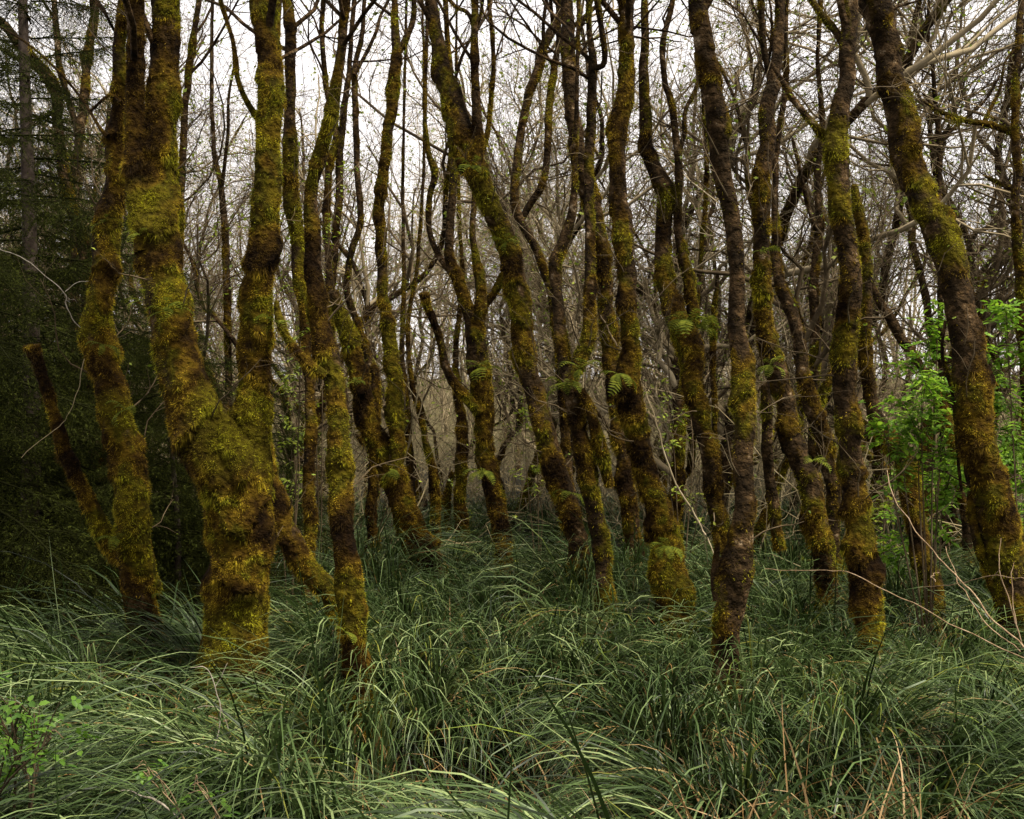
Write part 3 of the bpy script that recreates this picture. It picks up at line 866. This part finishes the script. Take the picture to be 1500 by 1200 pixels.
def spruce_at(x, y, h, rad, n, label):
    E = spruce(750, 5, h, rad, 0.1, n, label)
    E.location = (x, y, float(ground_z(x, y)))
for k, a in enumerate(np.linspace(-82, 82, 9)):  # out-of-view arc of spruces, added to cut low sky fill on the trunks
    q = math.radians(a)
    spruce_at(9.5 * math.sin(q), -1.0 - 8.0 * math.cos(q), 7.5 + (k % 3), 2.6, 90, 'unseen dark spruce added behind the viewpoint to block low sky light')

# ------------------------------------------------------------------ sedge
def blades(base, az, L, t0, bend, wid, K, az_jit=0.0, twist=0.0):
    """arching blades; t0 start tilt from vertical, bend total extra tilt"""
    n = len(base)
    u = np.linspace(0, 1, K)
    tilt = t0[:, None] + bend[:, None] * u[None] ** 1.35
    azs = az[:, None] + az_jit[:, None] * u[None] if np.ndim(az_jit) else np.repeat(az[:, None], K, 1)
    st = (L / (K - 1))[:, None]
    dx = np.sin(tilt) * np.cos(azs); dy = np.sin(tilt) * np.sin(azs); dz = np.cos(tilt)
    P = np.zeros((n, K, 3)); P[:, 0] = base
    D = np.stack((dx, dy, dz), -1) * st[..., None]
    P[:, 1:] = base[:, None] + np.cumsum(D[:, :-1], 1)
    sd = np.stack((-np.sin(azs), np.cos(azs), np.zeros_like(azs)), -1)
    up = np.cross(np.stack((dx, dy, dz), -1), sd)
    tw = twist[:, None] if np.ndim(twist) else 0.0
    sd = nrm(sd * np.cos(tw)[..., None] + up * np.sin(tw)[..., None]) if np.ndim(twist) else sd
    prof = np.clip(1.15 - u ** 2.2 * 1.1, 0.08, 1) * np.clip(0.6 + 2 * u, 0, 1)
    hw = wid[:, None] * 0.5 * prof[None]
    A = P - sd * hw[..., None]; B = P + sd * hw[..., None]
    V = np.stack((A, B), 2).reshape(n, 2 * K, 3)
    V[:, -1] = P[:, -1]; 
    b = np.arange(n)[:, None] * 2 * K
    k = np.arange(K - 2)[None] * 2
    Q = np.stack((b + k, b + k + 1, b + k + 3, b + k + 2), -1).reshape(-1, 4)
    e = (np.arange(n) * 2 * K + 2 * (K - 2))
    T = np.stack((e, e + 1, e + 3), 1)
    return V.reshape(-1, 3), [Q, T]

tr_xy = np.array([(P[5, 0], P[5, 1], P[:25, 3].max()) for d, P in TREES.values()])

def sedge_zone(y0, y1, spacing, nb, K, wid, hh, name_off):
    Vs, Qs, Ts, As = [], [], [], []
    off = 0
    ys = np.arange(y0, y1, spacing)
    C = []
    for y in ys:
        hw = 0.50 * y + 0.9
        xs = np.arange(-hw, hw, spacing)
        xs = xs + rng.uniform(-.45, .45, len(xs)) * spacing
        C.append(np.stack((xs, y + rng.uniform(-.45, .45, len(xs)) * spacing), 1))
    C = np.concatenate(C)
    if y0 > 6:
        keep = ~((C[:, 0] < -0.25 * C[:, 1]) & (C[:, 1] > 7.4))
        C = C[keep]
    m = len(C)
    big = 0.5 + 0.5 * vnoise(np.stack((C[:, 0] * 0.9, C[:, 1] * 0.9, np.zeros(m) + 3.3), 1))
    size = np.clip(0.62 + 0.55 * big + rng.normal(0, 0.16, m), 0.45, 1.4)
    hollow = np.exp(-(((C[:, 0] - 0.05) / 0.5) ** 2 + ((C[:, 1] - 5.3) / 1.0) ** 2))
    size *= 1 - 0.78 * hollow
    flow = 2.6 * vnoise(np.stack((C[:, 0] * 0.45, C[:, 1] * 0.45, np.zeros(m) + 9.1), 1)) - 1.0
    cnt = (nb * rng.uniform(0.6, 1.35, m) * (1 - 0.7 * hollow) * np.clip(0.85 + 0.8 * vnoise(np.stack((C[:, 0] * 1.7, C[:, 1] * 1.7, np.zeros(m) + 7.9), 1)), 0.5, 1.5)).astype(int)
    idx = np.repeat(np.arange(m), cnt)
    n = len(idx)
    ra = rng.uniform(0, 2 * math.pi, n)
    rr = np.sqrt(rng.random(n)) * spacing * 0.30
    bx = C[idx, 0] + rr * np.cos(ra); by = C[idx, 1] + rr * np.sin(ra)
    base = np.stack((bx, by, ground_z(bx, by) - 0.02), 1)
    ax = np.cos(ra) * 0.58 + 0.85 * np.cos(flow[idx]) + rng.normal(0, .17, n)
    ay = np.sin(ra) * 0.58 + 0.85 * np.sin(flow[idx]) + rng.normal(0, .17, n)
    az = np.arctan2(ay, ax)
    L = hh * size[idx] * rng.uniform(0.55, 1.2, n)
    upright = rng.random(n) < 0.015
    t0 = np.abs(rng.normal(0.22, 0.16, n)) + 0.25 * rr / (spacing * .30)
    bend = np.where(upright, rng.uniform(0.1, 0.7, n), rng.uniform(1.5, 2.8, n))
    w = wid * rng.uniform(0.55, 1.3, n)
    # keep trunks clear
    dist = np.min(np.hypot(bx[:, None] - tr_xy[None, :, 0], by[:, None] - tr_xy[None, :, 1]) - tr_xy[None, :, 2], axis=1)
    ok = dist > -0.02
    tone = np.clip(0.37 + 0.24 * vnoise(np.stack((C[:, 0] * 1.4, C[:, 1] * 1.4, np.zeros(m) + 5.7), 1))[idx] + rng.normal(0, 0.24, n), 0.0, 0.95)
    dead = rng.random(n) < 0.06 + 0.18 * np.exp(-(((bx - 1.2) / 0.5) ** 2 + ((by - 3.7) / 0.6) ** 2)) + 0.20 * np.clip(vnoise(np.stack((bx * 1.1, by * 1.1, bx * 0 + 2.2), 1)) - 0.2, 0, 1)
    tone = np.where(dead, rng.uniform(0.962, 1.0, n), tone)
    L = np.where(dead, L * 0.75, L)
    w = np.where(dead, w * 0.8, w)
    V, (Q, T) = blades(base[ok], az[ok], L[ok], t0[ok], bend[ok], w[ok], K, rng.normal(0, 0.22, ok.sum()), rng.normal(0, 0.4, ok.sum()))
    return V, Q, T, np.repeat(tone[ok], 2 * K)

Vs, Fs, As, off = [], [], [], 0
for z in ((2.7, 4.4, 0.52, 340, 9, 0.0120, 1.10, 0), (4.4, 7.2, 0.54, 320, 8, 0.0098, 1.06, 1), (7.2, 11.0, 0.54, 180, 6, 0.0100, 0.98, 2), (11.0, 21.0, 0.54, 62, 5, 0.0115, 0.84, 3)):
    V, Q, T, a = sedge_zone(*z)
    Vs.append(V); Fs += [Q + off, T + off]; As.append(a); off += len(V)
# matted short growth and dead thatch between the tussocks
n = 17000
ty = 2.6 + 6.9 * rng.random(n) ** 0.75; tx = rng.uniform(-0.52, 0.52, n) * (ty + 1.0)
keep = ~((tx < -0.25 * ty) & (ty > 7.4)); tx, ty = tx[keep], ty[keep]; n = len(tx)
V, (Q, T) = blades(np.stack((tx, ty, ground_z(tx, ty) - 0.01), 1), rng.uniform(0, 6.28, n), rng.uniform(0.16, 0.48, n), rng.uniform(0.1, 0.9, n), rng.uniform(0.6, 2.0, n), rng.uniform(.005, .011, n), 5, rng.normal(0, .3, n), rng.normal(0, .5, n))
Vs.append(V); Fs += [Q + off, T + off]; As.append(np.repeat(np.where(rng.random(n) < 0.22, rng.uniform(0.975, 1, n), rng.uniform(0.05, 0.5, n)), 10)); off += len(V)
tag(obj_np('sedge', np.concatenate(Vs), Fs, M_GRASS, attrs={'rnd': np.concatenate(As)}), 'deep arching blue-green sedge covering the forest floor', 'sedge', kind='stuff')

# ------------------------------------------------------------------ dry blades in the front corner and standing dead stalks
def dry_clump(px, py, d, n, spread, hgt, label):
    b = at(px, py, d); b[2] = float(ground_z(b[0], b[1]))
    E = empty('dry_grass_clump', b, label, 'dry grass')
    for k in range(n):
        o_ = rng.normal(0, spread, 2)
        V, F = blades(np.array([[o_[0], o_[1] * 0.5, float(ground_z(b[0] + o_[0], b[1] + o_[1] * 0.5)) - b[2] - 0.02]]), rng.uniform(0, 6.28, 1), rng.uniform(0.6, 1.1, 1) * hgt,
                      np.abs(rng.normal(.12, .12, 1)), np.array([rng.choice([0.8, 1.6, 2.3, 2.8])]) * rng.uniform(.6, 1.1), rng.uniform(.006, .011, 1), 9, rng.normal(0, .3, 1), rng.normal(0, .5, 1))
        obj_np('blade', V, F, M_DRY, E, attrs={'rnd': np.full(len(V), rng.random())})
dry_clump(1250, 1150, 3.75, 110, 0.42, 0.86, 'clump of dry orange-brown dead sedge blades in the front')
dry_clump(1430, 1180, 3.5, 20, 0.12, 0.85, 'few stiff brown dead stalks beside the dry orange clump')
dry_clump(620, 1120, 3.7, 10, 0.22, 0.62, 'sparse tan dead stalks standing in the front sedge')
dry_clump(120, 905, 6.6, 18, 0.35, 0.75, 'thin brown dead stems at the foot of the dark spruces')

# ------------------------------------------------------------------ ferns, shrubs, canes
def frond_mesh(L, pin, K=11):
    acc = Acc()
    t = np.linspace(0, 1, K)
    ax = np.stack((L * np.sin(t * 1.25) / 1.05, np.zeros(K), L * 0.42 * (np.sin(t * 2.5)) * 0.6 - 0.22 * L * t ** 2.2), 1)
    V, F = tubes(ax[None], (0.0022 * (1.1 - t))[None], 3)
    acc.add(V, F, np.full(len(V), 0.2))
    for k in range(1, K):
        for s in (-1, 1):
            p = ax[k]; l = pin * math.sin(0.35 + 2.6 * (1 - t[k])) * (1.0 if k < K - 1 else 0.5)
            w = L / K * 0.40
            d = np.array([0.35, s, -0.18]); d = d / np.linalg.norm(d)
            f = np.array([1, 0, 0.0])
            q = np.array([p - f * w, p - f * w * .7 + d * l * .55 + (0, 0, .004), p + d * l, p + f * w * .8 + d * l * .5, p + f * w])
            acc.add(q, np.array([[0, 1, 3, 4]]), np.full(5, rng.random()))
            acc.F.append(np.array([[1, 2, 3]]) + acc.n - 5)
    V, F = acc.out()
    return mesh_np('frond', V, F, M_FERN, {'rnd': np.concatenate(acc.A)}, False)
fronds = [frond_mesh(0.20, 0.05), frond_mesh(0.16, 0.04), frond_mesh(0.24, 0.055)]

def fern(px, py, d, n, s, label, faces=0.0, group=None):
    b = at(px, py, d)
    E = empty('fern', b, label, 'fern', group)
    for k in range(n):
        o = bpy.data.objects.new('frond', fronds[k % 3]); link(o, E)
        a = -math.pi / 2 + faces + (k - (n - 1) / 2) * (2.3 / max(n - 1, 1)) + rng.normal(0, .25)
        o.rotation_euler = (rng.normal(0, .3), rng.uniform(-0.35, 0.75), a)
        q = s * rng.uniform(.75, 1.2); o.scale = (q, q, q)
fern(243, 455, 6.08, 6, 0.85, 'bright licorice fern hanging from the left stem of the heavy fork')
fern(205, 345, 6.1, 4, 0.55, 'small fern sprigs high on the left stem of the heavy fork', -0.5)
fern(210, 440, 6.1, 4, 0.6, 'fern sprig on the outer flank of the heavy fork', -0.7)
fern(185, 600, 6.72, 5, 0.7, 'fern tuft on the waist of the lumpy snagged trunk')
fern(172, 790, 6.7, 5, 0.75, 'drooping fern at the low bulge of the lumpy snagged trunk', -0.4)
fern(150, 505, 6.7, 4, 0.6, 'small fern on the upper bulge of the lumpy snagged trunk')
fern(154, 325, 6.72, 4, 0.5, 'dark fern sprig by the high bulge of the lumpy snagged trunk', 0.3)
fern(236, 870, 6.75, 3, 0.5, 'pale fern tip by the foot of the lumpy snagged trunk', 0.8)
fern(410, 475, 6.0, 5, 0.75, 'fern on the short side limb of the burled slim trunk', -0.4)
fern(505, 925, 5.95, 4, 0.5, 'fern tuft below the burl of the slim trunk')
fern(690, 245, 8.9, 9, 0.95, 'dense fern tuft at the elbow of the long diagonal trunk')
fern(742, 355, 8.95, 8, 0.85, 'dark fern tuft below the cushioned elbow of the diagonal trunk')
fern(828, 565, 8.02, 8, 1.0, 'spreading ferns in the crotch of the two-armed leaning trunk', -0.2)
fern(850, 540, 8.0, 6, 0.9, 'pale fern beside the crotch ferns of the two-armed trunk', 0.4)
fern(905, 548, 8.2, 7, 1.0, 'fern tuft midway up the broad-footed trunk')
fern(975, 800, 8.15, 7, 0.85, 'dark ferns on the swollen foot of the broad-footed trunk')
fern(836, 722, 8.9, 5, 0.8, 'fern tuft low on the long diagonal trunk')
fern(1005, 470, 9.4, 12, 1.25, 'big dark fern clump where the zigzag stems meet')
fern(1022, 478, 9.4, 9, 1.1, 'second fern clump on the stem junction of the zigzag trunk', 0.6)
fern(1116, 368, 9.1, 4, 0.7, 'small fern high on the hunched trunk')
fern(1130, 535, 9.1, 7, 0.95, 'fern tuft on the hump of the hunched trunk')
fern(1190, 675, 9.1, 5, 0.8, 'fern sprigs below the hump of the hunched trunk', 0.4)
fern(706, 540, 10.2, 8, 1.1, 'dark fern shag on the knotty twisted trunk')
fern(706, 690, 10.3, 7, 1.0, 'low dark fern shag on the knotty twisted trunk')
fern(520, 560, 10.3, 5, 0.9, 'fern sprig on the leaning snapped trunk')
fern(575, 690, 10.3, 5, 0.8, 'fern sprig where the snapped trunk and straight stem part')
fern(1262, 275, 6.9, 4, 0.5, 'dark fern sprig on the stub behind the moss-ringed trunk', 0.5)

def leaflet(L, w):
    """ovate folded leaflet with a toothed edge, along +X"""
    ts = np.linspace(0, 1, 6)
    mid = np.stack((ts * L, 0 * ts, -0.15 * L * ts ** 2), 1)
    e = w * np.sin(math.pi * ts ** 0.8) * (1 + 0.12 * ((np.arange(6) % 2) * 2 - 1))
    Lf = mid + np.stack((0 * ts, e, 0.25 * e), 1); Rt = mid + np.stack((0 * ts, -e, 0.25 * e), 1)
    V = np.concatenate((mid, Lf, Rt))
    i = np.arange(5)
    return V, np.concatenate((np.stack((i, i + 1, i + 7, i + 6), 1), np.stack((i + 12, i + 13, i + 1, i), 1)))

def compound_leaf(name, mat, n_pair, L, w):
    acc = Acc()
    ax = np.linspace(0, 1, 5)[:, None] * np.array([[n_pair * L * 0.62 + 0.02, 0, -0.03]])
    V, F = tubes(ax[None], np.full((1, 5), 0.0012), 3); acc.add(V, F, np.full(len(V), .2))
    for k in range(n_pair + 1):
        p = np.array([0.02 + k * L * 0.62, 0, -0.03 * k / max(n_pair, 1)])
        for s in ((1, -1) if k < n_pair else (0,)):
            V, F = leaflet(L * (1 if s else 1.15), w)
            a = s * 1.1 + rng.normal(0, .12); c, sn = math.cos(a), math.sin(a)
            V = V @ np.array([[c, sn, 0], [-sn, c, 0], [0, 0, 1]])
            acc.add(V + p, F, np.full(len(V), rng.random()))
    V, F = acc.out()
    return mesh_np(name, V, F, mat, {'rnd': np.concatenate(acc.A)}, False)
elder = [compound_leaf('leaf', M_ELDER, 3, 0.060, 0.013), compound_leaf('leaf', M_ELDER, 3, 0.052, 0.012), compound_leaf('leaf', M_ELDER, 2, 0.055, 0.013)]
bramble = [compound_leaf('leaf', M_BRAMBLE, 2, 0.042, 0.012), compound_leaf('leaf', M_BRAMBLE, 1, 0.038, 0.013)]
mini = [compound_leaf('leaf', M_LEAF, 1, 0.035, 0.011), compound_leaf('leaf', M_LEAF, 2, 0.03, 0.009)]

def shrub(px, d, targets, nleaf, lset, label, ls=1.0, name='leafy_shrub', mat=None, cat='shrub', sr=0.008):
    """targets: (px, py, spread_px) of leafy sprays"""
    b = at(px, 800, d); b[2] = float(ground_z(b[0], b[1]))
    E = empty(name, b, label, cat)
    for (tx, ty, sp) in targets:
        e = at(tx, ty, d + rng.uniform(-.3, .3)); e = e - b
        mid = e * 0.55 + np.array([rng.normal(0, .08), rng.normal(0, .1), abs(e[2]) * 0.18])
        c = catmull(np.array([(0, 0, -0.05), mid * 0.55, mid, e]), 6)
        V, F = tubes(c[None], np.linspace(sr, sr * 0.3, len(c))[None], 5)
        st = obj_np('stem', V, F, mat or M_TWIG, E)
        s = sp / FPX * d
        # side sprays
        nt_ = 4
        for q in range(nt_):
            i0 = rng.integers(int(len(c) * .62), len(c))
            en = e + np.array([rng.normal(0, s * 0.7), rng.normal(0, s * 0.7), rng.normal(0, s * 0.55)])
            cc = catmull(np.array([c[i0], (c[i0] + en) / 2 + (0, 0, .04), en]), 4)
            V, F = tubes(cc[None], np.linspace(sr * .45, sr * .2, len(cc))[None], 3)
            obj_np('twig', V, F, mat or M_TWIG, E)
            for k in range(max(2, nleaf // (nt_ * len(targets)))):
                o = bpy.data.objects.new('leaf', lset[k % len(lset)]); link(o, E)
                p = cc[rng.integers(1, len(cc))] + rng.normal(0, 0.025, 3)
                o.location = tuple(p)
                o.rotation_euler = (rng.normal(0, .35), rng.normal(0.15, .3), rng.uniform(0, 6.28))
                z = ls * rng.uniform(.65, 1.25); o.scale = (z, z, z)
shrub(1360, 7.7, [(1310,590,42),(1350,575,40),(1345,625,40),(1385,610,40),(1380,545,30),(1300,615,25)], 230, elder, 'fresh green leafy shrub between the moss-ringed and big dark trunks')
shrub(1500, 8.4, [(1475,470,45),(1500,520,50),(1465,540,40),(1520,450,50),(1480,600,45),(1505,650,45)], 280, elder, 'tall bright leafy shrub just beyond the big dark trunk')
shrub(1370, 9.0, [(1345,700,40),(1380,725,45),(1360,760,45),(1395,680,35),(1330,800,30)], 180, elder, 'low green shrub rising behind the slanted stubbed tree')
shrub(1480, 9.6, [(1470,720,60),(1500,760,50),(1455,660,40),(1510,690,40)], 170, elder, 'low leafy shrub in the shade past the big dark trunk')
shrub(1370, 9.2, [(1365,490,35),(1345,520,25),(1375,450,25)], 80, elder, 'sparse leafy shoot rising behind the big dark trunk')
shrub(10, 3.55, [(22,1020,34),(50,1045,36),(75,1082,28),(30,1075,34),(0,1050,34)], 80, bramble, 'bright green bramble sprig in the front corner of the sedge', 0.75)
shrub(300, 3.5, [(210,1130,10),(290,1150,12)], 12, bramble, 'little two-leaf bramble shoot in the front sedge', 0.6, sr=0.005, mat=M_CANE)
shrub(425, 9.0, [(420,560,30),(430,640,35),(415,690,30),(440,500,25)], 120, mini, 'green-leaved twiggy shrub behind the heavy forked trunk', 1.2)
shrub(790, 10.5, [(770,600,25),(790,560,25),(775,690,25)], 60, mini, 'thin leafy sapling beside the long diagonal trunk', 1.2)
shrub(470, 12.0, [(430,420,30),(470,330,30),(500,260,30)], 60, mini, 'tall thin sapling sprinkled with new leaves beyond the burled trunk', 1.2)
shrub(1000, 11.0, [(1010,590,25),(985,650,25),(1010,720,30),(960,560,20)], 70, mini, 'thin leafy sapling between the broad-footed and zigzag trunks', 1.2)
shrub(1300, 9.8, [(1290,760,30),(1310,720,30),(1250,770,25)], 60, mini, 'low sapling with new leaves beside the slanted stubbed tree', 1.2)

def cane(label, d0, d1, paths, mat=M_CANE, name='bare_cane', cat='branch'):
    p0 = at(*paths[0][0][:2], d0)
    E = empty(name, p0, label, cat)
    for pa in paths:
        n = len(pa)
        P = np.array([(*at(x, y, d0 + (d1 - d0) * k / (n - 1)), w / FPX * d0 * (0.16 if mat is M_WHITE else 0.18)) for k, (x, y, w) in enumerate(pa)])
        c = catmull(P, 6)
        c[:, :3] += 0.016 * np.stack([fbm(c[:, :3] * 9 + k * 31, 3) for k in range(3)], 1)
        V, F = tubes(c[None, :, :3], np.maximum(c[None, :, 3] * (1 + 0.25 * fbm(c[:, :3] * 40, 2))[None], .0012), 6)
        obj_np('stem' if pa is paths[0] else 'twig', V, F, mat, E, p0)
cane('long bare tan cane arching low across the moss-ringed trunk', 5.0, 5.6, [[(1540,985,5),(1500,962,5),(1390,912,5),(1290,860,4.5),(1240,838,4),(1180,836,3.5),(1120,833,3)]])
cane('bundle of bare tan canes leaning from the big dark trunk foot', 5.2, 6.2, [[(1500,950,7),(1440,890,7),(1400,840,6),(1350,790,5),(1312,732,4.5),(1297,688,3.5)],
    [(1495,955,5),(1460,928,5),(1420,880,4),(1402,845,4),(1385,800,3)], [(1505,850,4),(1450,843,4),(1400,856,3.5),(1346,862,3)], [(1370,852,3),(1366,845,3),(1374,838,2.5)]])
cane('upright bare tan shoot in front of the big dark trunk', 5.3, 5.4, [[(1497,950,5),(1481,892,5),(1464,835,4),(1466,788,3)],[(1488,915,4),(1481,870,3.5),(1484,824,3)],[(1464,835,3),(1450,850,2.5)]])
cane('dead slanting branch caught between the broad-footed and straight trunks', 7.2, 7.6, [[(1048,818,5),(1033,783,6),(1017,750,7),(996,721,7),(979,683,6.5),(962,625,6),(946,575,5)],[(1030,780,4),(1036,810,3.5),(1034,826,3)]], M_PALE)
cane('forked bleached twig standing in the front sedge', 4.3, 4.3, [[(298,1145,6),(310,1110,6),(323,1060,6),(325,1035,5.5),(317,1005,5),(300,980,4),(276,979,3)],[(318,1007,4),(326,990,3.5),(333,972,3)],[(323,1037,3.5),(300,1035,3),(280,1040,2.5)],[(325,1035,3),(332,1055,2.5),(336,1070,2)]], M_WHITE, 'dead_twig', 'twig')
cane('peeling pale stick lying in the front sedge', 3.55, 3.4, [[(180,1158,6),(205,1165,8),(225,1170,10),(243,1182,9),(262,1196,8)]], M_WHITE, 'fallen_stick', 'stick')
cane('white bleached branch hooked in front of the dark spruces', 6.6, 6.7, [[(-10,362,4),(37,381,4),(92,427,5),(97,445,5),(105,462,4.5),(117,480,4)],[(95,428,4),(110,414,3.5),(129,411,3)],[(97,440,2.5),(108,436,2),(112,442,2)]], M_WHITE, 'dead_branch', 'branch')
cane('thin grey hanging twig beside the broken leaning limb', 6.6, 6.7, [[(123,527,4),(115,565,3),(100,605,3),(85,625,3),(30,670,2.5)]], M_PALE, 'dead_twig', 'twig')
cane('short dead stub branch sticking from the bent trunk', 7.9, 8.1, [[(905,507,8),(893,485,7),(880,462,6)]], M_TWIG, 'dead_branch', 'branch')
